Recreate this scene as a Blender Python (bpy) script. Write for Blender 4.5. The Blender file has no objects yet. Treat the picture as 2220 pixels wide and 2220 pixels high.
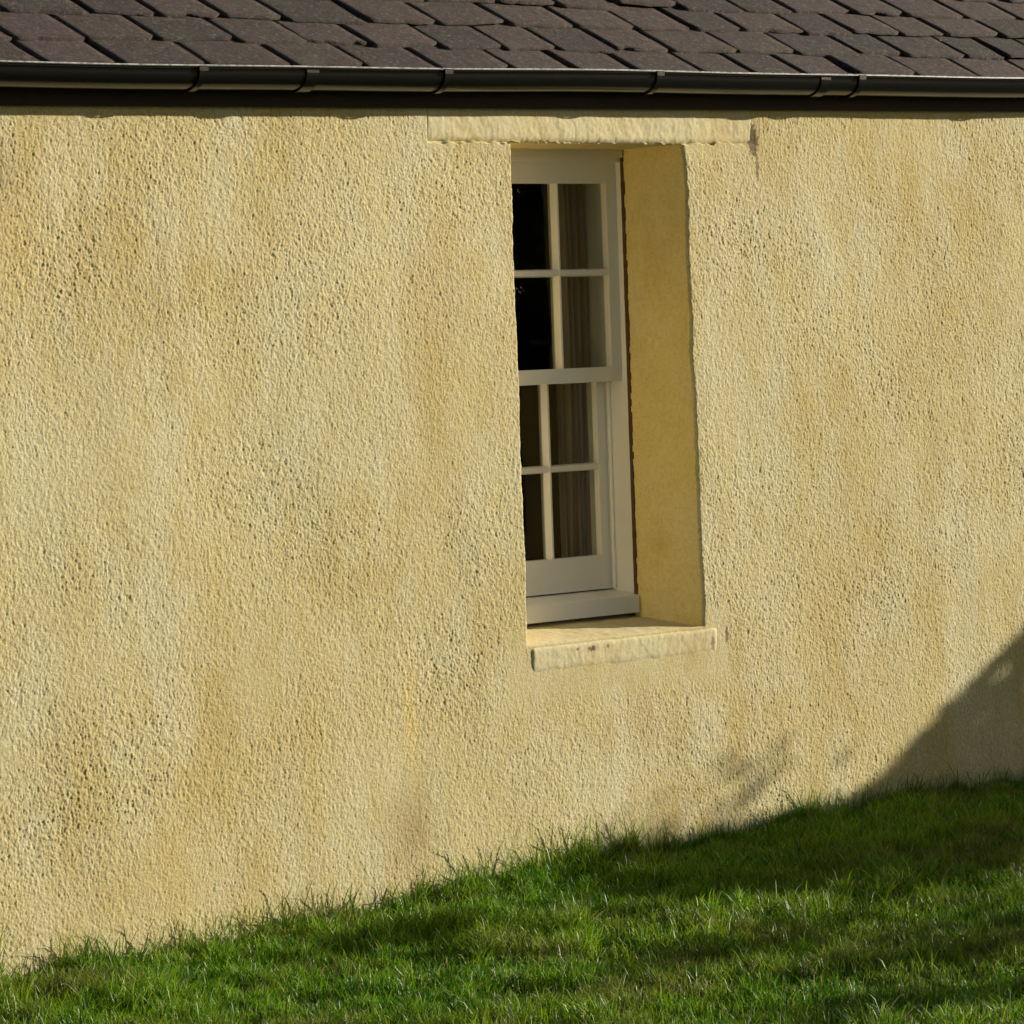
import bpy, bmesh, math, random
import numpy as np
from mathutils import Vector, Matrix
rng = np.random.default_rng(7); random.seed(7)
sc = bpy.context.scene

# ------------------------------------------------------------------ camera
cam = bpy.data.cameras.new('camera'); cam_o = bpy.data.objects.new('camera', cam)
sc.collection.objects.link(cam_o); sc.camera = cam_o
PHI, ROLL, PITCH = math.radians(40.5), 0.034, math.atan(400/10500)
Cp = Vector((-15*math.cos(PHI), -15*math.sin(PHI), 1.63))
Fv = Vector((math.cos(PHI)*math.cos(PITCH), math.sin(PHI)*math.cos(PITCH), -math.sin(PITCH)))
R0 = Vector((math.sin(PHI), -math.cos(PHI), 0)); U0 = R0.cross(Fv)
Rv = R0*math.cos(ROLL) - U0*math.sin(ROLL); Uv = R0*math.sin(ROLL) + U0*math.cos(ROLL)
M = Matrix((Rv, Uv, -Fv)).transposed().to_4x4(); M.translation = Cp
cam_o.matrix_world = M
cam.sensor_width = 36; cam.lens = 36*10500/2220; cam.clip_start = .1; cam.clip_end = 2000

# ------------------------------------------------------------------ light
SUN_A, SUN_E = math.radians(69), math.radians(15)       # from the wall's outward normal, above the horizon
S = Vector((math.sin(SUN_A)*math.cos(SUN_E), -math.cos(SUN_A)*math.cos(SUN_E), math.sin(SUN_E)))
w = bpy.data.worlds.new('World'); sc.world = w; w.use_nodes = True
nt = w.node_tree; bg = nt.nodes['Background']
sky = nt.nodes.new('ShaderNodeTexSky'); sky.sky_type = 'NISHITA'; sky.sun_disc = False
sky.sun_elevation = SUN_E; sky.sun_rotation = math.atan2(S.x, S.y)
hz = nt.nodes.new('ShaderNodeMix'); hz.data_type = 'RGBA'; hz.blend_type = 'MULTIPLY'; hz.inputs[0].default_value = 1      # thin warm haze over the blue
hz.inputs[7].default_value = (1.0, .94, .84, 1); nt.links.new(sky.outputs[0], hz.inputs[6]); nt.links.new(hz.outputs[2], bg.inputs[0])
bg.inputs[1].default_value = .055
sl = bpy.data.lights.new('sun', 'SUN'); sl.energy = 5; sl.angle = math.radians(.5); sl.color = (1, .93, .80)
so = bpy.data.objects.new('sun', sl); sc.collection.objects.link(so)
so.rotation_euler = S.to_track_quat('Z', 'Y').to_euler(); so.location = (12, -6, 8)
sc.view_settings.view_transform = 'Standard'; sc.view_settings.look = 'None'
sc.view_settings.exposure = .62; sc.view_settings.gamma = 1
sc.render.resolution_x = sc.render.resolution_y = 1024

# ------------------------------------------------------------------ helpers
def tag(o, label=None, cat=None, group=None, kind=None):
    for k, v in (('label', label), ('category', cat), ('group', group), ('kind', kind)):
        if v: o[k] = v
    return o
def link(name, me, mat, parent=None):
    o = bpy.data.objects.new(name, me); sc.collection.objects.link(o)
    if mat: me.materials.append(mat)
    if parent: o.parent = parent
    return o
def empty(name, loc=(0, 0, 0)):
    o = bpy.data.objects.new(name, None); sc.collection.objects.link(o); o.location = loc
    o.empty_display_size = .1
    return o
def np_mesh(name, V, F, smooth=False, col=None):
    """V (n,3); F (m,k) all faces with k corners"""
    me = bpy.data.meshes.new(name); V = np.asarray(V, np.float32); F = np.asarray(F, np.int32)
    n, k = F.shape
    me.vertices.add(len(V)); me.vertices.foreach_set('co', V.ravel())
    me.loops.add(n*k); me.loops.foreach_set('vertex_index', F.ravel())
    me.polygons.add(n); me.polygons.foreach_set('loop_start', np.arange(0, n*k, k, dtype=np.int32))
    me.polygons.foreach_set('loop_total', np.full(n, k, np.int32))
    if smooth: me.polygons.foreach_set('use_smooth', np.ones(n, bool))
    me.update(calc_edges=True)
    if col is not None:
        a = me.color_attributes.new('tint', 'FLOAT_COLOR', 'POINT')
        a.data.foreach_set('color', np.asarray(col, np.float32).ravel())
    return me
class MB:
    """collects boxes, prisms and tubes into ONE mesh"""
    def __init__(s): s.bm = bmesh.new()
    def box(s, x0, x1, y0, y1, z0, z1):
        v = [s.bm.verts.new(p) for p in ((x0,y0,z0),(x1,y0,z0),(x1,y1,z0),(x0,y1,z0),(x0,y0,z1),(x1,y0,z1),(x1,y1,z1),(x0,y1,z1))]
        for f in ((0,3,2,1),(4,5,6,7),(0,1,5,4),(1,2,6,5),(2,3,7,6),(3,0,4,7)): s.bm.faces.new([v[i] for i in f])
    def prism(s, prof, fn0, fn1):
        a = [s.bm.verts.new(fn0(*p)) for p in prof]; b = [s.bm.verts.new(fn1(*p)) for p in prof]; n = len(prof)
        for i in range(n): s.bm.faces.new((a[i], a[(i+1) % n], b[(i+1) % n], b[i]))
        s.bm.faces.new(a[::-1]); s.bm.faces.new(b)
    def tube(s, pts, rads, seg=8):
        rings = []
        for i, p in enumerate(pts):
            p = Vector(p); d = (Vector(pts[min(i+1, len(pts)-1)]) - Vector(pts[max(i-1, 0)])).normalized()
            u = d.cross(Vector((0, 0, 1)));  u = u if u.length > .1 else d.cross(Vector((1, 0, 0))); u.normalize(); v = d.cross(u)
            rings.append([s.bm.verts.new(p + (u*math.cos(t)+v*math.sin(t))*rads[i]) for t in [2*math.pi*k/seg for k in range(seg)]])
        for a, b in zip(rings, rings[1:]):
            for k in range(seg): s.bm.faces.new((a[k], a[(k+1) % seg], b[(k+1) % seg], b[k]))
        s.bm.faces.new(rings[0][::-1]); s.bm.faces.new(rings[-1])
    def build(s, name, mat, parent=None, bevel=0, smooth=False):
        bmesh.ops.recalc_face_normals(s.bm, faces=s.bm.faces)
        if bevel: bmesh.ops.bevel(s.bm, geom=list(s.bm.edges), offset=bevel, segments=2, affect='EDGES', clamp_overlap=True)
        me = bpy.data.meshes.new(name); s.bm.to_mesh(me); s.bm.free()
        if smooth: me.polygons.foreach_set('use_smooth', [True]*len(me.polygons))
        return link(name, me, mat, parent)
def field(nx, nz, dx, dz, sx, sz, r):
    """band of smooth random relief, unit deviation, feature size sx, sz metres"""
    f = r.standard_normal((nz, nx))
    kx = np.fft.rfftfreq(nx, dx)[None, :]*sx; kz = np.fft.fftfreq(nz, dz)[:, None]*sz
    g = np.exp(-2.2*(kx*kx+kz*kz))
    o = np.fft.irfft2(np.fft.rfft2(f)*g, s=(nz, nx)); o -= o.mean()
    return o/o.std()

# ------------------------------------------------------------------ materials
def material(name):
    m = bpy.data.materials.new(name); m.use_nodes = True
    n = m.node_tree.nodes; return m, n, m.node_tree.links, n['Principled BSDF']
def N(n, t, **k):
    o = n.new('ShaderNode'+t)
    for a, v in k.items(): setattr(o, a, v)
    return o
def noise(n, l, scale, detail=5, rough=.6, stretch=None):
    tc = N(n, 'TexCoord'); mp = N(n, 'Mapping'); t = N(n, 'TexNoise')
    t.inputs['Scale'].default_value = scale; t.inputs['Detail'].default_value = detail; t.inputs['Roughness'].default_value = rough
    if stretch: mp.inputs['Scale'].default_value = stretch
    l.new(tc.outputs['Object'], mp.inputs[0]); l.new(mp.outputs[0], t.inputs['Vector'])
    return t.outputs['Fac']
def ramp(n, l, fac, stops):
    r = N(n, 'ValToRGB'); e = r.color_ramp.elements
    for i, (p, c) in enumerate(stops):
        q = e[i] if i < 2 else e.new(p)
        q.position = p; q.color = (*c, 1) if len(c) == 3 else c
    l.new(fac, r.inputs[0]); return r.outputs[0]
def mix(n, l, a, b, fac, mode='MIX'):
    m = N(n, 'Mix', data_type='RGBA', blend_type=mode)
    for s, v in ((m.inputs[6], a), (m.inputs[7], b), (m.inputs[0], fac)):
        if isinstance(v, bpy.types.NodeSocket): l.new(v, s)
        else: s.default_value = v if isinstance(v, (int, float)) else (*v, 1)
    return m.outputs[2]
def bump(n, l, bs, h, dist, strength=1):
    b = N(n, 'Bump'); b.inputs['Strength'].default_value = strength; b.inputs['Distance'].default_value = dist
    l.new(h, b.inputs['Height']); l.new(b.outputs[0], bs.inputs['Normal'])

def scaled(n, l, v, k):
    m = N(n, 'Math', operation='MULTIPLY'); m.inputs[1].default_value = k; l.new(v, m.inputs[0]); return m.outputs[0]
def masonry(name, base, alt, grey, fine, bumpd, spots=(), speck=0, patches=()):
    m, n, l, bs = material(name)
    c = mix(n, l, base, alt, ramp(n, l, noise(n, l, 1.9, 9, .70, (1, 1, .7)), [(.42, (0,)*3), (.60, (1,)*3)]))
    c = mix(n, l, c, grey, ramp(n, l, noise(n, l, 2.7, 9, .72, (1.3, 1, .7)), [(.44, (0,)*3), (.62, (.8,)*3)]))
    c = mix(n, l, c, (.80, .73, .60), ramp(n, l, noise(n, l, 60, 4, .7), [(.46, (0,)*3), (.78, (fine,)*3)]), 'MULTIPLY')
    c = mix(n, l, c, (.62, .50, .34), ramp(n, l, noise(n, l, 1.7, 8, .75, (2.2, 1, .55)), [(.58, (0,)*3), (.78, (.55,)*3)]), 'MULTIPLY')
    for (sx, sz, rx, rz, scol, st_) in patches:                   # weathered patches: bleached, stained, damp
        tc = N(n, 'TexCoord'); mp = N(n, 'Mapping', vector_type='TEXTURE'); mp.inputs['Location'].default_value = (sx, 0, sz); mp.inputs['Scale'].default_value = (rx, 1, rz)
        ln = N(n, 'VectorMath', operation='LENGTH'); l.new(tc.outputs['Object'], mp.inputs[0]); l.new(mp.outputs[0], ln.inputs[0])
        mu = N(n, 'Math', operation='MULTIPLY_ADD'); mu.inputs[1].default_value = 1.5; l.new(noise(n, l, 5, 8, .72, (1, 1, .6)), mu.inputs[0]); l.new(ln.outputs['Value'], mu.inputs[2])
        c = mix(n, l, c, scol, ramp(n, l, mu.outputs[0], [(.0, (0,)*3), (1, (0,)*3)]) if False else ramp(n, l, scaled(n, l, mu.outputs[0], .5), [(.42, (st_,)*3), (.92, (0,)*3)]))
    if speck: c = mix(n, l, c, (.26, .18, .09), ramp(n, l, noise(n, l, 38, 4, .6), [(.66, (0,)*3), (.74, (speck,)*3)]))
    for (sx, sy, sz, rx, rz, scol) in spots:                      # knocks where the paint is gone, and a wall cavity's shade painted dark
        tc = N(n, 'TexCoord'); mp = N(n, 'Mapping', vector_type='TEXTURE'); mp.inputs['Location'].default_value = (sx, sy, sz); mp.inputs['Scale'].default_value = (rx, .05, rz)
        ln = N(n, 'VectorMath', operation='LENGTH'); l.new(tc.outputs['Object'], mp.inputs[0]); l.new(mp.outputs[0], ln.inputs[0])
        ad = N(n, 'Math', operation='ADD'); l.new(ln.outputs['Value'], ad.inputs[0]); mu = N(n, 'Math', operation='MULTIPLY'); mu.inputs[1].default_value = 1.0
        l.new(noise(n, l, 90, 4, .6), mu.inputs[0]); l.new(mu.outputs[0], ad.inputs[1])
        c = mix(n, l, c, scol, ramp(n, l, ad.outputs[0], [(.0, (1,)*3), (1.0, (0,)*3)]) if False else ramp(n, l, ad.outputs[0], [(.80, (.9,)*3), (.98, (0,)*3)]))
    c = mix(n, l, c, ramp(n, l, noise(n, l, 120, 4, .75), [(.34, (.66, .58, .46)), (.50, (1, 1, 1)), (.68, (1.10, 1.10, 1.06))]), fine, 'MULTIPLY')
    l.new(c, bs.inputs['Base Color']); bs.inputs['Roughness'].default_value = .95; bs.inputs['Specular IOR Level'].default_value = .2
    bump(n, l, bs, noise(n, l, 260, 3, .7), bumpd)
    return m
M_wall = masonry('limewashed_roughcast', (.62, .53, .27), (.56, .445, .19), (.66, .595, .385), .8, .0022, ((1.285, 0, 2.215, .065, .13, (.14, .10, .055)), (1.30, 0, 2.13, .025, .10, (.25, .18, .09)), (1.06, 0, .60, .022, .06, (.2, .15, .08))), 0, (
    (-.85, 1.80, .40, .24, (0.655, 0.578, 0.340), 0.59), (-.75, 1.45, .30, .34, (0.635, 0.568, 0.340), 0.47), (-2.05, 1.25, .34, .42, (0.645, 0.573, 0.340), 0.55), (-1.95, .70, .25, .3, (0.635, 0.558, 0.330), 0.42), (1.12, 1.85, .10, .55, (0.695, 0.598, 0.370), 0.51), (1.15, 1.0, .09, .4, (0.675, 0.588, 0.360), 0.42),
    (-.32, 1.70, .16, .45, (.54, .41, .18), .55), (-.95, .45, .55, .30, (.56, .44, .19), .55), (-1.7, .10, .6, .2, (.57, .44, .19), .5), (-2.2, 1.95, .3, .3, (.57, .43, .17), .5), (2.25, 1.5, .42, .5, (.57, .45, .20), .5), (1.7, .75, .35, .3, (.58, .44, .18), .5),
    (-.52, .13, .13, .22, (.36, .26, .12), .8), (-.50, .42, .045, .28, (.68, .52, .20), .8), (.62, .35, .10, .22, (.50, .36, .15), .55), (-2.15, 2.12, .16, .14, (.40, .32, .16), .55), (-.30, 1.05, .18, .25, (.52, .41, .19), .4), (.35, .22, .5, .12, (.62, .56, .35), .4)))
M_lint = masonry('painted_stone', (.64, .56, .32), (.61, .50, .26), (.66, .60, .40), .6, .0009, ((.365, -.01, .608, .05, .022, (.17, .085, .045)), (.44, -.01, .612, .016, .018, (.3, .2, .1)), (.29, -.01, .612, .018, .014, (.28, .17, .1)), (.98, -.01, .585, .028, .06, (.25, .19, .10))), .55)
M_rev = masonry('ochre_reveal', (.84, .68, .29), (.78, .60, .23), (.83, .70, .36), .5, .0010)

m, n, l, bs = material('slate'); M_slate = m
vc = N(n, 'VertexColor', layer_name='tint')
c = mix(n, l, vc.outputs[0], (.105, .092, .036), ramp(n, l, noise(n, l, 9, 8, .75), [(.46, (0,)*3), (.66, (.55,)*3)]))
c = mix(n, l, c, (.42, .38, .38), ramp(n, l, noise(n, l, 28, 8, .8), [(.36, (0,)*3), (.62, (1,)*3)]), 'MULTIPLY')
c = mix(n, l, c, (.17, .145, .11), ramp(n, l, noise(n, l, 70, 3, .6), [(.55, (0,)*3), (.66, (.75,)*3)]))
c = mix(n, l, c, (.045, .03, .03), ramp(n, l, noise(n, l, 110, 4, .7), [(.52, (0,)*3), (.62, (.7,)*3)]))
l.new(c, bs.inputs['Base Color']); bs.inputs['Roughness'].default_value = .75; bs.inputs['Specular IOR Level'].default_value = .3
bump(n, l, bs, noise(n, l, 60, 9, .8), .022)

def plain(name, col, rough, spec=.5, nscale=30, namp=.15, bd=.0005):
    m, n, l, bs = material(name)
    c = mix(n, l, col, tuple(x*(1-namp) for x in col), noise(n, l, nscale, 5))
    l.new(c, bs.inputs['Base Color']); bs.inputs['Roughness'].default_value = rough; bs.inputs['Specular IOR Level'].default_value = spec
    if bd: bump(n, l, bs, noise(n, l, nscale*3, 4), bd)
    return m
M_gut = plain('black_gutter_paint', (.006, .005, .0045), .22, .35, 20, .3, .0003)
_n, _l = M_gut.node_tree.nodes, M_gut.node_tree.links; _b = _n['Principled BSDF']           # rim highlight painted as broken pale flecks where the metal faces up
_c = _b.inputs['Base Color'].links[0].from_socket; _g = N(_n, 'NewGeometry'); _s = N(_n, 'SeparateXYZ'); _l.new(_g.outputs['Normal'], _s.inputs[0])
_m = N(_n, 'Math', operation='MULTIPLY'); _l.new(ramp(_n, _l, _s.outputs[2], [(.25, (0,)*3), (.6, (1,)*3)]), _m.inputs[0]); _l.new(ramp(_n, _l, noise(_n, _l, 35, 6, .8), [(.40, (.25,)*3), (.56, (1,)*3)]), _m.inputs[1])
_l.new(mix(_n, _l, _c, (.62, .60, .54), _m.outputs[0]), _b.inputs['Base Color'])
M_fascia = plain('dark_brown_board', (.026, .017, .010), .75, .2, 25, .4)
M_white = plain('off_white_gloss_paint', (.80, .78, .76), .38, .5, 14, .10, .0004)
M_putty = plain('brown_mastic', (.13, .075, .035), .9, .2, 60, .4, .003)
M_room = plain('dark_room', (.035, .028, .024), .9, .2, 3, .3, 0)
M_lock = plain('sash_lock_metal', (.45, .55, .55), .3, .5, 30, .1, 0)
M_lock.node_tree.nodes['Principled BSDF'].inputs['Metallic'].default_value = .8
M_bark = plain('bark', (.10, .075, .05), .9, .2, 20, .5, .01)
m, n, l, bs = material('curtain_cloth'); M_curt = m
c = ramp(n, l, noise(n, l, 9, 3, .6, (4, 1, .12)), [(.35, (.19, .125, .095)), (.65, (.37, .29, .225))])
l.new(c, bs.inputs['Base Color']); bs.inputs['Roughness'].default_value = .95

m, n, l, bs = material('window_glass'); M_glass = m
out = [x for x in n if x.type == 'OUTPUT_MATERIAL'][0]
tr = N(n, 'BsdfTransparent'); gl = N(n, 'BsdfGlossy'); fr = N(n, 'Fresnel'); mx = N(n, 'MixShader')
tr.inputs[0].default_value = (.86, .88, .86, 1); gl.inputs['Roughness'].default_value = .01; fr.inputs[0].default_value = 1.45
b = N(n, 'Bump'); b.inputs['Distance'].default_value = .002; l.new(noise(n, l, 3.5, 1, .4), b.inputs['Height']); l.new(b.outputs[0], gl.inputs['Normal'])
geo = N(n, 'NewGeometry'); inv_ = N(n, 'Math', operation='SUBTRACT'); inv_.inputs[0].default_value = 1; l.new(geo.outputs['Backfacing'], inv_.inputs[1])
fm_ = N(n, 'Math', operation='MULTIPLY'); l.new(fr.outputs[0], fm_.inputs[0]); l.new(inv_.outputs[0], fm_.inputs[1])
l.new(fm_.outputs[0], mx.inputs[0]); l.new(tr.outputs[0], mx.inputs[1]); l.new(gl.outputs[0], mx.inputs[2]); l.new(mx.outputs[0], out.inputs[0])

def leafy(name, transl, rough):
    m, n, l, bs = material(name); out = [x for x in n if x.type == 'OUTPUT_MATERIAL'][0]
    vc = N(n, 'VertexColor', layer_name='tint'); l.new(vc.outputs[0], bs.inputs['Base Color'])
    bs.inputs['Roughness'].default_value = rough; bs.inputs['Specular IOR Level'].default_value = .22
    t = N(n, 'BsdfTranslucent'); l.new(vc.outputs[0], t.inputs[0]); mx = N(n, 'MixShader'); mx.inputs[0].default_value = transl
    l.new(bs.outputs[0], mx.inputs[1]); l.new(t.outputs[0], mx.inputs[2]); l.new(mx.outputs[0], out.inputs[0])
    return m
M_grass = leafy('grass_blades', .35, .45)
M_leaf = leafy('leaves', .2, .5)
m, n, l, bs = material('lawn_soil'); M_soil = m
c = ramp(n, l, noise(n, l, 6, 8, .7), [(.3, (.014, .014, .005)), (.55, (.020, .024, .006)), (.8, (.045, .032, .015))])
l.new(c, bs.inputs['Base Color']); bs.inputs['Roughness'].default_value = 1; bump(n, l, bs, noise(n, l, 40, 6, .7), .02)

# ------------------------------------------------------------------ ground
def gz(x, y):
    """height of the soil"""
    x = np.asarray(x, float); y = np.asarray(y, float)
    z = np.interp(x, [-8, -2.3, -1.2, -.1, 1.1, 2.8, 8], [-.19, -.152, -.130, -.090, -.063, -.048, -.03])
    return z + .012*np.sin(x*2.1+y*1.3+.6)*np.sin(y*2.7-x*.8) + .006*np.sin(x*5.3+2*y)*np.sin(y*6.1-1.2*x+1)
def grid_xy(xs, ys):
    X, Y = np.meshgrid(xs, ys); V = np.stack([X, Y, gz(X, Y)], -1).reshape(-1, 3)
    nx, ny = len(xs), len(ys); i = np.arange(nx-1)[None, :]+nx*np.arange(ny-1)[:, None]; i = i.ravel()
    return V, np.stack([i, i+1, i+1+nx, i+nx], 1)
xs = np.concatenate([[-900, -300, -100, -40, -20], np.arange(-10, 10.01, .1), [20, 40, 100, 300, 900]])
ys = np.concatenate([[-900, -300, -100, -40, -20], np.arange(-10, .51, .1), [5, 20, 40, 100, 300, 900]])
V, F = grid_xy(xs, ys)
g = link('ground', np_mesh('ground', V, F, True), M_soil); tag(g, kind='structure')

# ------------------------------------------------------------------ cottage
cot = empty('cottage', (0, 0, 0))
tag(cot, 'yellow roughcast cottage with dark slate roof, black gutter and one white sash window', 'cottage')
TILT = .0085                                              # eaves run very slightly out of level
eave = lambda x: TILT*x
X0, X1 = -3.6, 4.3; DX = .0029; DZ = .0028; Z0, Z1 = -.22, 2.37
nx = int(round((X1-X0)/DX))+1; nz = int(round((Z1-Z0)/DZ))+1
gx = X0+DX*np.arange(nx); gzr = Z0+DZ*np.arange(nz)
r = np.random.default_rng(3)
f1 = field(nx, nz, DX, DZ, .0062, .0084, r); f2 = field(nx, nz, DX, DZ, .014, .020, r); f3 = field(nx, nz, DX, DZ, .0036, .004, r)
f4 = field(nx, nz, DX, DZ, .16, .24, r); f5 = field(nx, nz, DX, DZ, .6, .5, r); fm = field(nx, nz, DX, DZ, .35, .3, r)
amp = np.clip(1+.12*fm, .6, 1.4)
rel = amp*(.00062*np.tanh(f1*1.2) + .00026*f2 + .00048*f3)
rel -= amp*.0009*np.clip(-f1*.7-f2*.5-1.75, 0, 1)       # pits between the thrown stones
low = .00055*f4 + .0020*f5
GX, GZ = np.meshgrid(gx, gzr)
L_ = (GX > -.36) & (GX < 1.31) & (GZ > 2.19)
# opening in the wall
oL = .0605 - .003*(2.2-GZ)/1.55; oR = .916 + .027*(2.2-GZ)/1.55
wob = field(nx, nz, DX, DZ, .05, .05, r)[:, nx//2]; wob2 = field(nx, nz, DX, DZ, .12, .12, r)[:, nx//3]
oL = oL + (.0012*wob)[:, None]; oR = oR + (.0022*wob2+.0015*wob)[:, None]
iL = int(round((.06-X0)/DX)); iR = int(round((.93-X0)/DX)); jB = int(round((.640-Z0)/DZ)); jT = int(round((2.203-Z0)/DZ))
PX = GX.copy()
wl = np.exp(-((GX-gx[iL])/.05)**2); wr = np.exp(-((GX-gx[iR])/.08)**2)
inz = np.clip(1-np.maximum(0, np.maximum(GZ-2.25, .6-GZ))/.15, 0, 1)
PX += wl*(oL-gx[iL])*inz + wr*(oR-gx[iR])*inz
col = np.arange(nx)[None, :]; row = np.arange(nz)[:, None]
dedge = np.where(col <= iL, (iL-col)*DX, np.where(col >= iR, (col-iR)*DX, 0)) + np.zeros((nz, nx))
inrows = (row >= jB) & (row <= jT)
RR = .010
d = np.clip(dedge, 0, RR); rnd = np.where(inrows, RR-np.sqrt(np.maximum(RR**2-(RR-d)**2, 0)), 0)
# smooth margins: cream dressing round lintel and sill
near_l = np.clip(1-np.maximum(np.maximum(-.33-GX, GX-1.29), np.maximum(2.20-GZ, 0))/.05, 0, 1)
near_s = np.clip(1-np.maximum(np.maximum(.0-GX, GX-1.04), np.maximum(.50-GZ, GZ-.66))/.07, 0, 1)
PY = 0*GX
wide_s = np.clip(1-np.maximum(np.maximum(.0-GX, GX-1.04), np.maximum(.50-GZ, GZ-.66))/.24, 0, 1); wide_s = wide_s**2*(3-2*wide_s); near_s = near_s**2*(3-2*near_s); calm = 1-.55*np.maximum(near_l, near_s)
PY = PY-(rel*calm+low*(1-.95*np.maximum(near_l, wide_s))) + rnd
ledge = .0035*field(nx, 8, DX, DZ, .03, .03, r)[0]
PY += .013*np.clip((GZ-(2.2015+ledge[None, :]))/.003, 0, 1)*np.clip((GX+.336+.5*ledge[:8].mean())/.004, 0, 1)*np.clip((1.30-GX)/.10, 0, 1)
V = np.stack([PX, PY, GZ + np.clip((GZ-2.2)/.1, 0, 1)*eave(GX)], -1).reshape(-1, 3)
i = np.arange(nx-1)[None, :]+nx*np.arange(nz-1)[:, None]
keep = ~((np.arange(nx-1)[None, :] >= iL) & (np.arange(nx-1)[None, :] < iR) & (np.arange(nz-1)[:, None] >= jB) & (np.arange(nz-1)[:, None] < jT))
i = i[keep]
Fq = np.stack([i, i+1, i+1+nx, i+nx], 1)
# the gable and rear walls close the cottage behind the front wall, in the same mesh
n0 = len(V); T = 3.2
extra = np.array([(X0, 0, -.3), (X0, 5, -.3), (X0, 5, 2.37), (X0, 0, 2.37), (X1, 0, -.3), (X1, 5, -.3), (X1, 5, 2.37), (X1, 0, 2.37)], float)
V = np.vstack([V, extra]); Fq = np.vstack([Fq, n0+np.array([(0, 3, 2, 1), (4, 5, 6, 7), (1, 2, 6, 5)])])
wall = link('wall', np_mesh('wall', V, Fq, True), M_wall, cot)
tag(wall, 'limewashed yellow roughcast wall with damp patches')

# reveals: right, left, head  (each follows the ragged edge of the wall)
rr = np.random.default_rng(5); ny = 50; js = np.arange(jB, jT+1)
for side in (0, 1):
    ii = iL if side == 0 else iR
    tx = .062 if side == 0 else .9135
    xe = PX[js, ii]; ye = PY[js, ii]; t = np.linspace(0, 1, ny)[None, :]
    X = xe[:, None]*(1-t)+tx*t; Y = ye[:, None]*(1-t)+.262*t
    nn = field(ny, len(js), .005, DZ, .03, .04, rr); n2 = field(ny, len(js), .005, DZ, .2, .3, rr)
    X = X+(.0006*nn+.0013*n2)*np.sin(np.pi*t)**.5
    v = np.stack([X, Y, np.repeat(gzr[js][:, None], ny, 1)], -1).reshape(-1, 3)
    k = (np.arange(ny-1)[None, :]+ny*np.arange(len(js)-1)[:, None]).ravel()
    o = link('window_reveal', np_mesh('window_reveal', v, np.stack([k, k+1, k+1+ny, k+ny], 1), True), M_rev, cot)
    tag(o, 'smooth ochre painted side of the window opening')

# lintel and sill: rough painted stones a little proud of the wall, cut from relief grids
def relief_block(name, xa, xb, profile, mat, amp, seed, strokes=0, endr=.01, label=None):
    """profile: list of (y,z) running from the back of the top, round the face, to the back of the underside"""
    rr = np.random.default_rng(seed); P = [np.array(p, float) for p in profile]
    pts = []
    for a, b2 in zip(P, P[1:]):
        k = max(2, int(np.linalg.norm(b2-a)/.005)); pts += [a+(b2-a)*q/k for q in range(k)]
    pts.append(P[-1]); pts = np.array(pts)
    for _ in range(3): pts[1:-1] = (pts[:-2]+2*pts[1:-1]+pts[2:])/4       # worn arrises
    m_ = len(pts); k = int((xb-xa)/.005)+1; xs_ = np.linspace(xa, xb, k)
    tn = np.gradient(pts, axis=0); nn = np.stack([tn[:, 1], -tn[:, 0]], 1); nn /= np.linalg.norm(nn, axis=1)[:, None]
    h = amp*(.6*field(k, m_, .005, .005, .012, .012, rr)+.9*field(k, m_, .005, .005, .05, .05, rr)+1.2*field(k, m_, .005, .005, .2, .1, rr))
    if strokes: h += strokes*field(k, m_, .005, .005, .006, .035, rr)
    e = np.minimum(xs_-xa, xb-xs_); sink = np.where(e < endr, endr-np.sqrt(np.maximum(endr**2-(endr-np.clip(e, 0, endr))**2, 0)), 0)
    h = h-sink[None, :]
    sgn = np.sign((nn[m_//2]*np.array([-1, 0])).sum()) or 1
    X = np.repeat(xs_[None, :], m_, 0)+.004*field(k, m_, .005, .005, .05, .05, rr)*(e < .004)[None, :]
    Y = pts[:, 0][:, None]+nn[:, 0][:, None]*h*sgn; Z = pts[:, 1][:, None]+nn[:, 1][:, None]*h*sgn
    if name == 'window_sill': Y = Y+.010*np.clip((.080-X)/.03, 0, 1)*np.clip((.02-pts[:, 0][:, None])/.02, 0, 1)
    v = np.stack([X, Y, Z], -1).reshape(-1, 3); q = (np.arange(k-1)[None, :]+k*np.arange(m_-1)[:, None]).ravel()
    f = np.stack([q, q+1, q+1+k, q+k], 1)
    o = link(name, np_mesh(name, v, f, True), mat, cot)
    if label: tag(o, label)
    return o
relief_block('lintel', -.335, 1.285, [(.03, 2.325), (.0035, 2.325), (.0030, 2.214), (.0135, 2.2010), (.262, 2.1975)], M_lint, .0006, 11, .0001, .010,
             'cream painted stone lintel over the window')
relief_block('window_sill', .058, 1.012, [(.30, .676), (.02, .641), (-.006, .627), (-.003, .562), (.006, .540)], M_lint, .0005, 12, .00022, .020,
             'cream painted stone sill, chipped on its front edge')
# brown mastic filling between frame and masonry
mb = MB()
for k in range(70):
    z = .69+k*.0216; x = .9105+random.uniform(-.0004, .0004)-.001
    mb.box(x, .924, .2505+random.uniform(-.003, .002), .262, z, z+.0225+random.uniform(0, .001))
mb.build('mastic_joint', M_putty, cot)

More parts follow.
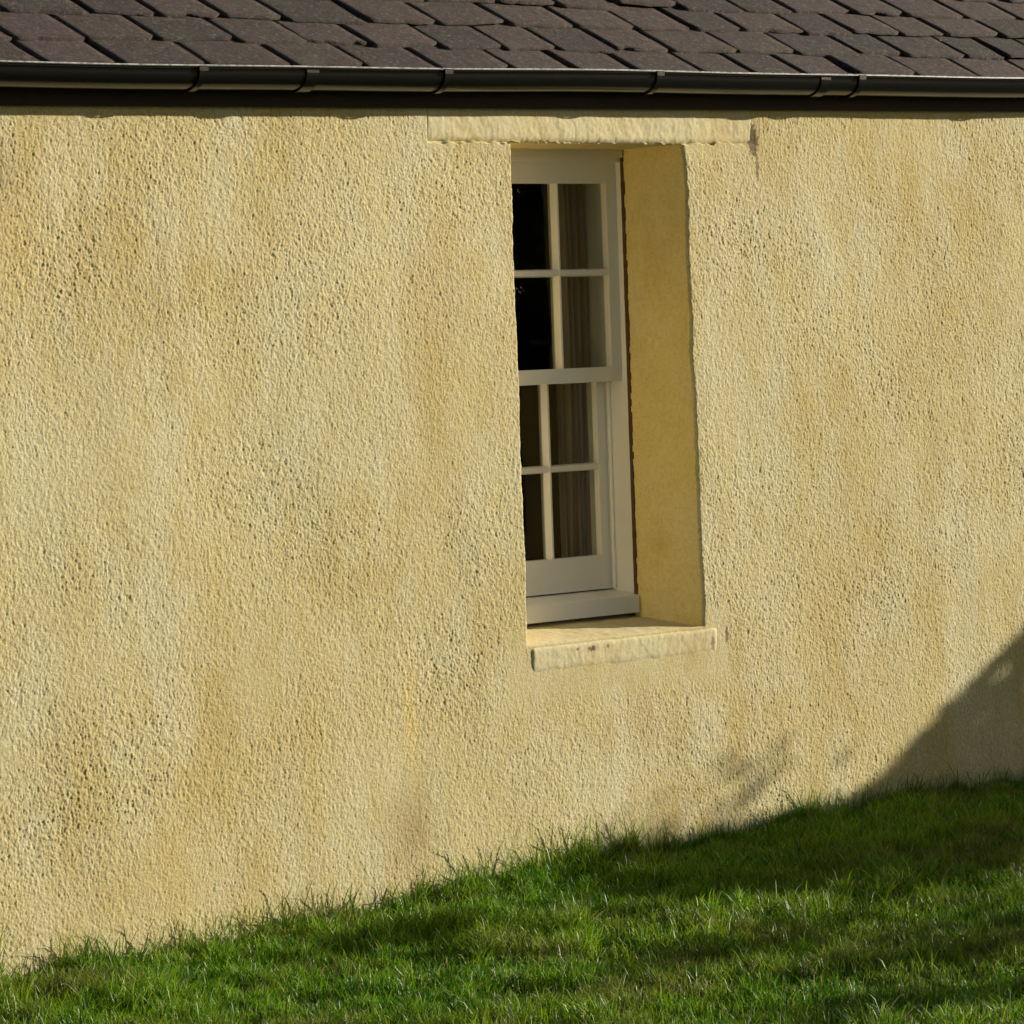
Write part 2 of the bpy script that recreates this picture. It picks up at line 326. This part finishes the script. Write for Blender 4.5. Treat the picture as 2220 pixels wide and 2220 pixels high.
# ---- sash window
win = bpy.data.objects.new('window', None); sc.collection.objects.link(win); win.parent = cot; win.location = (0, 0, 0)
tag(win, 'white six over six timber sash window set deep in the wall')
XL, XR = .065, .912
mb = MB()
mb.box(XL-.06, XL, .26, .46, .70, 2.24); mb.box(XR, XR+.06, .26, .46, .70, 2.24)          # box linings
mb.box(XL, XR, .262, .46, 2.156, 2.24)                                                     # head
mb.box(XL, XR, .250, .2618, 2.172, 2.2)                                                    # head bead
for xa, xb in ((XL, XL+.009), (XR-.009, XR)): mb.box(xa, xb, .334, .346, .762, 2.156)     # parting beads
for xa, xb in ((XL, XL+.006), (XR-.006, XR)): mb.box(xa, xb, .350, .356, .762, 1.44)
fr_o = mb.build('frame', M_white, win, .0015)
mb = MB()
mb.prism([(.46, .72), (.46, .764), (.36, .758), (.246, .742), (.240, .738), (.240, .684), (.30, .684), (.46, .70)],
         lambda y, z: (XL-.05, y, z), lambda y, z: (XR-.004, y, z))
mb.build('timber_sill', M_white, win)
def sash(name, y0, z0, z1, top, bot, zm, label):
    mb = MB(); dpt = .042; gy = y0+.022; st = .052
    mb.box(XL+.002, XL+st, y0, y0+dpt, z0, z1); mb.box(XR-st, XR-.002, y0, y0+dpt, z0, z1)
    mb.box(XL+st, XR-st, y0+.0005, y0+dpt, z1-top, z1); mb.box(XL+st, XR-st, y0+.0005, y0+dpt, z0, z0+bot)
    za, zb = z0+bot, z1-top; g0, g1 = XL+st, XR-st; pw = (g1-g0)/3
    for q in (1, 2):                                            # upright glazing bars with putty bevels
        x = g0+pw*q
        mb.prism([(-.012, gy-y0), (-.004, .001), (.004, .001), (.012, gy-y0), (.010, dpt-.012), (.004, dpt-.002), (-.004, dpt-.002), (-.010, dpt-.012)],
                 lambda a, b_: (x+a, y0+b_, za), lambda a, b_: (x+a, y0+b_, zb))
    mb.prism([(-.0125, gy-y0), (-.0085, .0018), (.0085, .0018), (.0125, gy-y0), (.009, dpt-.014), (.004, dpt-.003), (-.004, dpt-.003), (-.009, dpt-.014)],
             lambda a, b_: (g0, y0+b_, zm+a), lambda a, b_: (g1, y0+b_, zm+a))
    o = mb.build(name, M_white, win); tag(o, label)
    return gy, g0, g1, za, zb, zm, pw
up = sash('upper_sash', .284, 1.443, 2.157, .068, .048, 1.800, 'outer upper sash with six panes')
lo = sash('lower_sash', .352, .7625, 1.478, .036, .112, 1.166, 'inner lower sash with six panes')
for nm, (gy, g0, g1, za, zb, zm, pw) in (('upper', up), ('lower', lo)):
    mb = MB()
    for q in range(3):
        for a, b_ in ((za, zm-.004), (zm+.004, zb)):
            mb.box(g0+pw*q+(.003 if q else 0), g0+pw*(q+1)-(.003 if q < 2 else 0), gy, gy+.003, a, b_)
    mb.build('pane', M_glass, win)
mb = MB()
mb.tube([(.455, .372, 1.4785), (.455, .372, 1.488)], [.014, .012], 14)
mb.tube([(.455, .372, 1.488), (.452, .371, 1.500), (.450, .370, 1.506)], [.006, .009, .005], 12)
mb.tube([(.425, .366, 1.484), (.455, .372, 1.488), (.49, .380, 1.485)], [.003, .005, .003], 8)
mb.build('sash_lock', M_lock, win, smooth=True)

# ---- room seen through the glass: plain dark walls, floor, ceiling
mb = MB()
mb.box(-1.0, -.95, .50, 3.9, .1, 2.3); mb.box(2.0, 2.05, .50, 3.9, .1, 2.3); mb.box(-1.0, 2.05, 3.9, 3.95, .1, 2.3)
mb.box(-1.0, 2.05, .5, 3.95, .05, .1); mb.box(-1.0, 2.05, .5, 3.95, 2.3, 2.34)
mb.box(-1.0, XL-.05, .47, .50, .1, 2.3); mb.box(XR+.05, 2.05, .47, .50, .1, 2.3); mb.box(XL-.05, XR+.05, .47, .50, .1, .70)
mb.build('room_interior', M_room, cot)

# ---- eaves: fascia, gutter, brackets
mb = MB()
mb.prism([(.02, 2.312), (-.018, 2.306), (-.020, 2.40), (.02, 2.42)], lambda y, z: (X0-.05, y, z+eave(X0)), lambda y, z: (X1+.05, y, z+eave(X1)))
mb.build('fascia_board', M_fascia, cot)
gut = bpy.data.objects.new('gutter', None); sc.collection.objects.link(gut); gut.parent = cot
GY, GZc, GR = -.078, 2.405, .055
def arc(rad, a0=180, a1=360, k=22, sq=1.0): return [(GY+rad*math.cos(math.radians(a0+(a1-a0)*q/k)), GZc+sq*rad*math.sin(math.radians(a0+(a1-a0)*q/k))) for q in range(k+1)]
def sag(x): return eave(x)+.0022*math.sin(x*1.9+.7)+.0012*math.sin(x*4.3)
xs_ = np.arange(X0-.06, X1+.061, .08)
outer = [(GY-GR-.002+.0055*math.cos(math.radians(q)), GZc+.0105+.0055*math.sin(math.radians(q))) for q in range(60, 261, 20)]+[(GY-GR, GZc)]+arc(GR, sq=.97)[1:]+[(GY+GR, GZc+.012)]
inner = [(GY+GR-.003, GZc+.012)]+arc(GR-.003, sq=.97)[::-1]+[(GY-GR+.003, GZc+.010)]
prof = outer+inner; bm = bmesh.new(); rings = [[bm.verts.new((x, y, z+sag(x))) for y, z in prof] for x in xs_]
for a, b_ in zip(rings, rings[1:]):
    for q in range(len(prof)): bm.faces.new((a[q], b_[q], b_[(q+1) % len(prof)], a[(q+1) % len(prof)]))
bm.faces.new(rings[0]); bm.faces.new(rings[-1][::-1]); bmesh.ops.recalc_face_normals(bm, faces=bm.faces)
me = bpy.data.meshes.new('gutter_channel'); bm.to_mesh(me); bm.free()
me.polygons.foreach_set('use_smooth', [True]*len(me.polygons))
gc = link('gutter_channel', me, M_gut, gut); es = gc.modifiers.new('e', 'EDGE_SPLIT'); es.split_angle = math.radians(50)
def collar(name, x, wdt, thick):
    mb = MB(); thick *= .7; o_ = arc(GR+thick, 176, 364, 24); i_ = arc(GR+.0005, 176, 364, 24)[::-1]
    mb.prism(o_+i_, lambda y, z: (x, y, z+sag(x)), lambda y, z: (x+wdt, y, z+sag(x)))
    if name == 'gutter_bracket':
        mb.box(x-.006, x+wdt+.006, GY-GR-.010, GY-GR+.004, GZc-.002+sag(x), GZc+.013+sag(x))       # clip over the rim
        mb.box(x, x+wdt, GY+GR-.004, -.0195, GZc-.055+sag(x), GZc-.002+sag(x))                      # back plate to the fascia
    return mb.build(name, M_gut, gut, smooth=False)
BR = [-2.95, -1.46, -.40, .62, 1.70, 2.75, 3.8]
for x in BR: collar('gutter_bracket', x, .024, .006)
for x in (-1.01, 1.49): collar('gutter_joint', x, .052, .005)

# ---- slates
P31 = math.radians(31.5); up_v = np.array([0, math.cos(P31), math.sin(P31)]); nrm = np.array([0, -math.sin(P31), math.cos(P31)])
Vs, Fs, Cs = [], [], []
rr = random.Random(21); EY, EZ = -.066, 2.396
NC = 15; EXPO = .155
for c_ in range(NC):
    x = X0-.2+(.155 if c_ % 2 else 0)+rr.uniform(-.03, .03)
    while x < X1+.2:
        wd = rr.uniform(.25, .36); gap = rr.uniform(.011, .025) if rr.random() < .82 else rr.uniform(.004, .010)
        s0 = c_*EXPO+rr.uniform(-.013, .013); s1 = s0+.36; th = rr.uniform(.008, .015)
        lift = rr.uniform(.000, .004)+(.006 if rr.random() < .12 else 0); skew = rr.gauss(0, .009); rk = rr.uniform(-.006, .006)
        base = np.array([0, EY, EZ]); tint = np.array([.088, .053, .044])*rr.uniform(.55, 1.4)
        tint = tint*np.array([1, rr.uniform(.95, 1.07), rr.uniform(.86, 1.08)])
        NXs, NSs = 8, 6; top = []
        for a in range(NSs+1):
            for b_ in range(NXs+1):
                u = b_/NXs; v = a/NSs
                ss = s0+(s1-s0)*v + skew*(u-.5)*(1-v)
                if a == 0: ss += rr.uniform(-.005, .005)+(rr.uniform(.008, .02) if rr.random() < .03 else 0)+(.010*max(0, abs(u-.5)*2-.85)/.15*rr.random())
                xx = x+(wd-gap)*u
                if b_ in (0, NXs): xx += rr.uniform(-.003, .003)
                h = .026*(1-v)**1.0*(1) + lift*(1-v) + rk*(u-.5)*(1-v)+rr.uniform(-.0006, .0006)+th*.3
                p = base+up_v*ss+nrm*h; top.append(p+np.array([xx, 0, eave(xx)]))
        top = np.array(top); bot = top-nrm*th; n0 = sum(len(q) for q in Vs); Vs.append(np.vstack([top, bot])); K = (NXs+1)*(NSs+1)
        Cs.append(np.tile(np.append(tint, 1), (2*K, 1))); W_ = NXs+1
        for a in range(NSs):
            for b_ in range(NXs):
                q = a*W_+b_; Fs.append((n0+q, n0+q+1, n0+q+1+W_, n0+q+W_))
        for b_ in range(NXs): Fs.append((n0+b_, n0+K+b_, n0+K+b_+1, n0+b_+1))
        for a in range(NSs):
            q = a*W_; Fs.append((n0+q, n0+q+W_, n0+K+q+W_, n0+K+q)); q += NXs; Fs.append((n0+q, n0+K+q, n0+K+q+W_, n0+q+W_))
        x += wd
roof = link('roof', np_mesh('roof', np.vstack(Vs), np.array(Fs), False, np.vstack(Cs)), M_slate, cot)
tag(roof, 'old purplish brown slate roof with ragged joints')
mb = MB()
def rp(s, h): p = np.array([0, EY, EZ])+up_v*s+nrm*h; return p
a0, a1 = rp(.05, -.012), rp(2.75, -.012)
mb.prism([(a0[1], a0[2]), (a1[1], a1[2]), (5.1, 2.35), (.05, 2.36)], lambda y, z: (X0-.15, y, z+eave(X0)), lambda y, z: (X1+.15, y, z+eave(X1)))
mb.build('roof_boarding', M_fascia, cot)

# ---- curtain inside the room
k = 120; m_ = 24; xs_ = np.linspace(.735, .905, k); zs_ = np.linspace(.72, 2.26, m_)
X, Z = np.meshgrid(xs_, zs_); Y = .418+.010*np.sin((X+.006*np.sin(3*Z))*190)+.006*np.sin(X*81+1+Z)
q = (np.arange(k-1)[None, :]+k*np.arange(m_-1)[:, None]).ravel()
cu = link('curtain', np_mesh('curtain', np.stack([X, Y, Z], -1).reshape(-1, 3), np.stack([q, q+1, q+1+k, q+k], 1), True), M_curt)
tag(cu, 'brown folded curtain hanging inside behind the right hand panes', 'curtain')

# ------------------------------------------------------------------ grass
_nr = np.random.default_rng(99); _NF = [field(512, 512, 1, 1, 9, 9, _nr) for _ in range(3)]
def nf(x, y, sc_, k=0):
    u = (x*sc_*9) % 510; v = (y*sc_*9) % 510; i = u.astype(int); j = v.astype(int); a = u-i; b = v-j; f = _NF[k]
    return (f[j, i]*(1-a)+f[j, i+1]*a)*(1-b)+(f[j+1, i]*(1-a)+f[j+1, i+1]*a)*b
def blades(n, xr, yr, hmean, hvar, wid, seed, inside, edge=False):
    r = np.random.default_rng(seed)
    x = r.uniform(*xr, n); y = r.uniform(*yr, n)
    if edge: y = -np.abs(r.normal(0, .018, n))-.004
    k = inside(x, y); x, y = x[k], y[k]; n = len(x)
    clump = np.clip(.5+.33*nf(x, y, 11, 0), 0, 1); big = np.clip(.5+.33*nf(x, y, 2.2, 1), 0, 1); dry = nf(x+7, y+3, 3.5, 2)
    h = hmean*(.22+1.15*clump**1.7+.40*r.random(n)+hvar*r.random(n)**6)*(.75+.45*big)
    th = r.uniform(0, 2*np.pi, n)+.8*np.sin(x*5+y*3); lean = h*r.uniform(.15, .95, n); w_ = wid*r.uniform(.6, 1.3, n)
    fx, fy = np.cos(th), np.sin(th); ph = r.uniform(0, np.pi, n); sx, sy = np.cos(ph), np.sin(ph)
    z = gz(x, y)-.004
    y1 = np.minimum(y+fy*lean, np.where(y > -.12, -.006, 1))
    P = []
    for t, ww, up_ in ((0, 1, 0), (.30, .95, .45), (.68, .65, .82), (1, 0, 1.0)):
        cx = x+fx*lean*t**1.6; cy = y+(y1-y)*t**1.6; cz = z+h*up_*(1-.18*t*(lean/h))
        if ww: P += [np.stack([cx-sx*w_*ww/2, np.minimum(cy-sy*w_*ww/2, -.002), cz], -1), np.stack([cx+sx*w_*ww/2, np.minimum(cy+sy*w_*ww/2, -.002), cz], -1)]
        else: P += [np.stack([cx, cy, cz], -1)]
    V = np.stack(P, 1)                         # n,7,3
    b0 = (np.arange(n)*7)[:, None]
    F = np.concatenate([b0+np.array([[0, 1, 3]]), b0+np.array([[0, 3, 2]]), b0+np.array([[2, 3, 5]]), b0+np.array([[2, 5, 4]]), b0+np.array([[4, 5, 6]])], 0)
    g1 = np.array([.085, .230, .006]); g2 = np.array([.310, .430, .018]); g3 = np.array([.035, .130, .008]); dead = np.array([.30, .24, .10])
    a = np.clip(r.normal(.42, .28, n)+.35*(big-.5)+.12*dry, 0, 1)[:, None]; cc = g1*(1-a)+g2*a
    m3 = (r.random(n) < .22)[:, None]; cc = np.where(m3, g3, cc)
    dprob = .03+.07*np.clip(dry-.4, 0, 1.5)+.07*np.clip((-y-.6)/2, 0, 1); md = (r.random(n) < dprob)[:, None]; cc = np.where(md, dead*r.uniform(.5, 1.4, (n, 1)), cc); mp_ = (r.random(n) < .006)[:, None]; cc = np.where(mp_, np.array([.62, .60, .46]), cc)
    br = np.clip(.25*dry+.35*np.clip((x+1.5)/3, 0, 1)*np.clip(-y/1.2, 0, 1), 0, .6)[:, None]; cc = cc*(1-br)+np.array([.13, .12, .03])*br
    C = np.ones((n, 7, 4)); C[:, :, :3] = cc[:, None, :]
    return V.reshape(-1, 3), F, C.reshape(-1, 4)
def near(x, y):       # the lawn close to the wall, 4.5 m deep
    return (y < -.004) & (y > -4.6) & (x > -4.6-.25*y*0) & (x < 3.4+.0*y) & (y > -2.0-1.25*(x+4.2)*1.0) & (y > -4.6+.62*(x+1.6))
def far(x, y): return (y < -.004) & ~near(x, y)
parts = [blades(430000, (-4.6, 3.4), (-4.6, 0), .046, .8, .0034, 31, near),
         blades(10000, (-4.4, 4.6), (-.1, 0), .053, 2.2, .0030, 32, lambda x, y: y < 0, True),
         blades(90000, (-9, 9), (-9, 0), .038, .8, .006, 33, far)]
off = 0; Vs, Fs, Cs = [], [], []
for v, f, c_ in parts: Vs.append(v); Fs.append(f+off); Cs.append(c_); off += len(v)
print('grass verts', off)
gr = link('grass', np_mesh('grass', np.vstack(Vs), np.vstack(Fs), False, np.vstack(Cs)), M_grass)
tag(gr, 'rough green lawn grass growing up to the foot of the yellow wall', 'grass', kind='stuff')

# ------------------------------------------------------------------ tree to the right, whose crown shades the foot of the wall
# (a across the sunlight, b height of the sunbeam at the wall): outline of the crown as the sun sees it
HX, HY = math.sin(SUN_A), -math.cos(SUN_A); QX, QY = math.cos(SUN_A), math.sin(SUN_A); TE = math.tan(SUN_E); DIST = 7.5
def crown_pt(a, b, dd=0.0): t = DIST+dd; return (QX*a+HX*t, QY*a+HY*t, b+TE*t)
def ab(x, y, z): return (QX*x+QY*y, z-TE*(HX*x+HY*y))
OUT = [ab(*p) for p in ((-.1, -1.45, -.06), (.0, -1.15, -.06), (-.42, -.95, -.06), (-.30, -.60, -.06), (-.05, -.25, -.06), (.20, 0, -.05), (.60, 0, -.03), (1.09, 0, -.02), (1.45, 0, -.01),
        (1.70, 0, .005), (1.86, 0, .055), (2.13, 0, .185), (2.42, 0, .335), (2.76, 0, .49), (3.4, 0, .80))]
OUT += [(1.8, .35), (2.2, .75), (2.7, 1.1), (3.3, 1.0), (3.8, .4), (3.9, -.3), (3.4, -.9), (2.4, -1.15), (1.2, -1.0), (.5, -.85), (.0, -.72)]
OUT += [ab(*p) for p in ((1.06, -1.15, -.06), (.45, -1.40, -.06))]
OA = np.array(OUT)
def inpoly(a, b):
    ins = np.zeros(len(a), bool); j = len(OA)-1
    for i in range(len(OA)):
        xi, yi = OA[i]; xj, yj = OA[j]
        c_ = ((yi > b) != (yj > b)) & (a < (xj-xi)*(b-yi)/(yj-yi+1e-12)+xi); ins ^= c_; j = i
    return ins
r = np.random.default_rng(77)
A = r.uniform(-1.6, 3.95, 120000); B = r.uniform(-1.2, 1.15, 120000); k = inpoly(A, B); A, B = A[k], B[k]
D = r.normal(0, .10+.35*np.clip((A+1.2)/4, 0, 1))
for ca, cb, ra, rb, nn in ((*ab(-1.05, -.52, -.06), .10, .03, 260), (*ab(-.95, -1.58, -.06), .09, .05, 160), (*ab(-.85, -2.2, -.06), .12, .06, 220), (*ab(-.3, -2.0, -.06), .14, .08, 200), (*ab(-1.4, -2.6, -.06), .14, .07, 220), (*ab(-2.2, -1.6, -.06), .07, .06, 110),
                           (-.92, .135, .13, .035, 300), (-1.85, -.015, .14, .03, 110), (-2.3, -.12, .12, .03, 120), (-2.45, -.05, .2, .02, 70), (-2.9, .02, .10, .03, 120), (-2.95, -.1, .12, .03, 110), (-1.55, -.11, .10, .02, 60), (-2.0, .10, .1, .02, 60),
                           (*ab(1.17, 0, .10), .11, .10, 20), (*ab(.66, 0, .04), .10, .06, 18)):
    A = np.append(A, r.normal(ca, ra*.6, nn)); B = np.append(B, r.normal(cb, rb*.8, nn)); D = np.append(D, r.normal(0, .15, nn))
n_ = len(A); t = DIST+D; ctr = np.stack([QX*A+HX*t, QY*A+HY*t, B+TE*t], -1)
u = r.normal(size=(n_, 3)); u /= np.linalg.norm(u, axis=1)[:, None]; v = np.cross(u, r.normal(size=(n_, 3))); v /= np.linalg.norm(v, axis=1)[:, None]
s = r.uniform(.022, .042, n_)[:, None]
Q = np.stack([ctr-u*s, ctr-u*s*.1+v*s*.45, ctr+u*s, ctr-u*s*.1-v*s*.45], 1).reshape(-1, 3)
tree = empty('broadleaf_tree', (QX*2.6+HX*DIST, QY*2.6+HY*DIST, -.05))
tag(tree, 'leafy tree on the lawn to the right, shading the foot of the wall', 'tree')
tint = np.ones((n_, 4)); tint[:, :3] = np.array([.05, .09, .02])*r.uniform(.6, 1.5, (n_, 1)); tint = np.repeat(tint, 4, 0)
inv = np.array(tree.location)
link('crown', np_mesh('crown', Q-inv, np.arange(4*n_).reshape(-1, 4), False, tint), M_leaf, tree)
mb = MB(); base = Vector((0, 0, -.1)); fork = Vector(crown_pt(2.6, -.9))-Vector(inv)
mb.tube([base, Vector((.03, -.02, .5)), fork], [.16, .11, .085], 12)
for a, b_, r0 in ((-1.1, -.29, .03), (-2.9, 0, .009), (-1.0, .15, .008), (1.2, -.4, .03), (2.2, .4, .04), (3.4, .3, .035), (2.9, .9, .03), (-2.3, -.12, .008), (-1.85, -.02, .008)):
    st = Vector(crown_pt(-.9, -.30))-Vector(inv) if a < -1.3 or (a < -.9 and b_ > 0) else (Vector(crown_pt(.5, -.4))-Vector(inv) if r0 < .007 else fork)
    e = Vector(crown_pt(a, b_))-Vector(inv); md = (st+e)/2+Vector((.03, .02, -.04 if r0 < .01 else .05)); mb.tube([st, md, e], [min(r0*1.8, .06), r0, r0*.35], 8)
mb.build('trunk', M_bark, tree, smooth=True)

# ------------------------------------------------------------------ unseen foliage added to keep bright sky out of the pane reflections
h = empty('sky_block_hedge', (20, -27, 0)); tag(h, 'unseen clipped green foliage added to block the sky mirrored in the window panes', 'sky_block_hedge')
n_ = 24000; r = np.random.default_rng(5)
a = r.uniform(-16, 16, n_); face = r.integers(0, 3, n_); yy = np.where(face == 0, -.6, np.where(face == 1, .6, r.uniform(-.6, .6, n_)))+r.normal(0, .09, n_); zz = np.where(face == 2, 3.2, r.uniform(0, 3.2, n_))+r.normal(0, .09, n_)
ca, sa = math.cos(math.radians(40)), math.sin(math.radians(40))
ctr = np.stack([a*ca-yy*sa, a*sa+yy*ca, zz], -1); u = r.normal(size=(n_, 3)); u /= np.linalg.norm(u, axis=1)[:, None]; v = np.cross(u, r.normal(size=(n_, 3))); v /= np.linalg.norm(v, axis=1)[:, None]
s = r.uniform(.06, .13, n_)[:, None]; Q = np.stack([ctr-u*s, ctr+v*s*.6, ctr+u*s, ctr-v*s*.6], 1).reshape(-1, 3)
tint = np.ones((n_, 4)); tint[:, :3] = np.array([.06, .075, .03])*r.uniform(.6, 1.4, (n_, 1))
link('foliage', np_mesh('foliage', Q, np.arange(4*n_).reshape(-1, 4), False, np.repeat(tint, 4, 0)), M_leaf, h)
mb = MB(); mb.box(-16, 16, -.45, .45, -.1, 3.05); o = mb.build('branches', M_bark, h, .15); o.rotation_euler.z = math.radians(40)
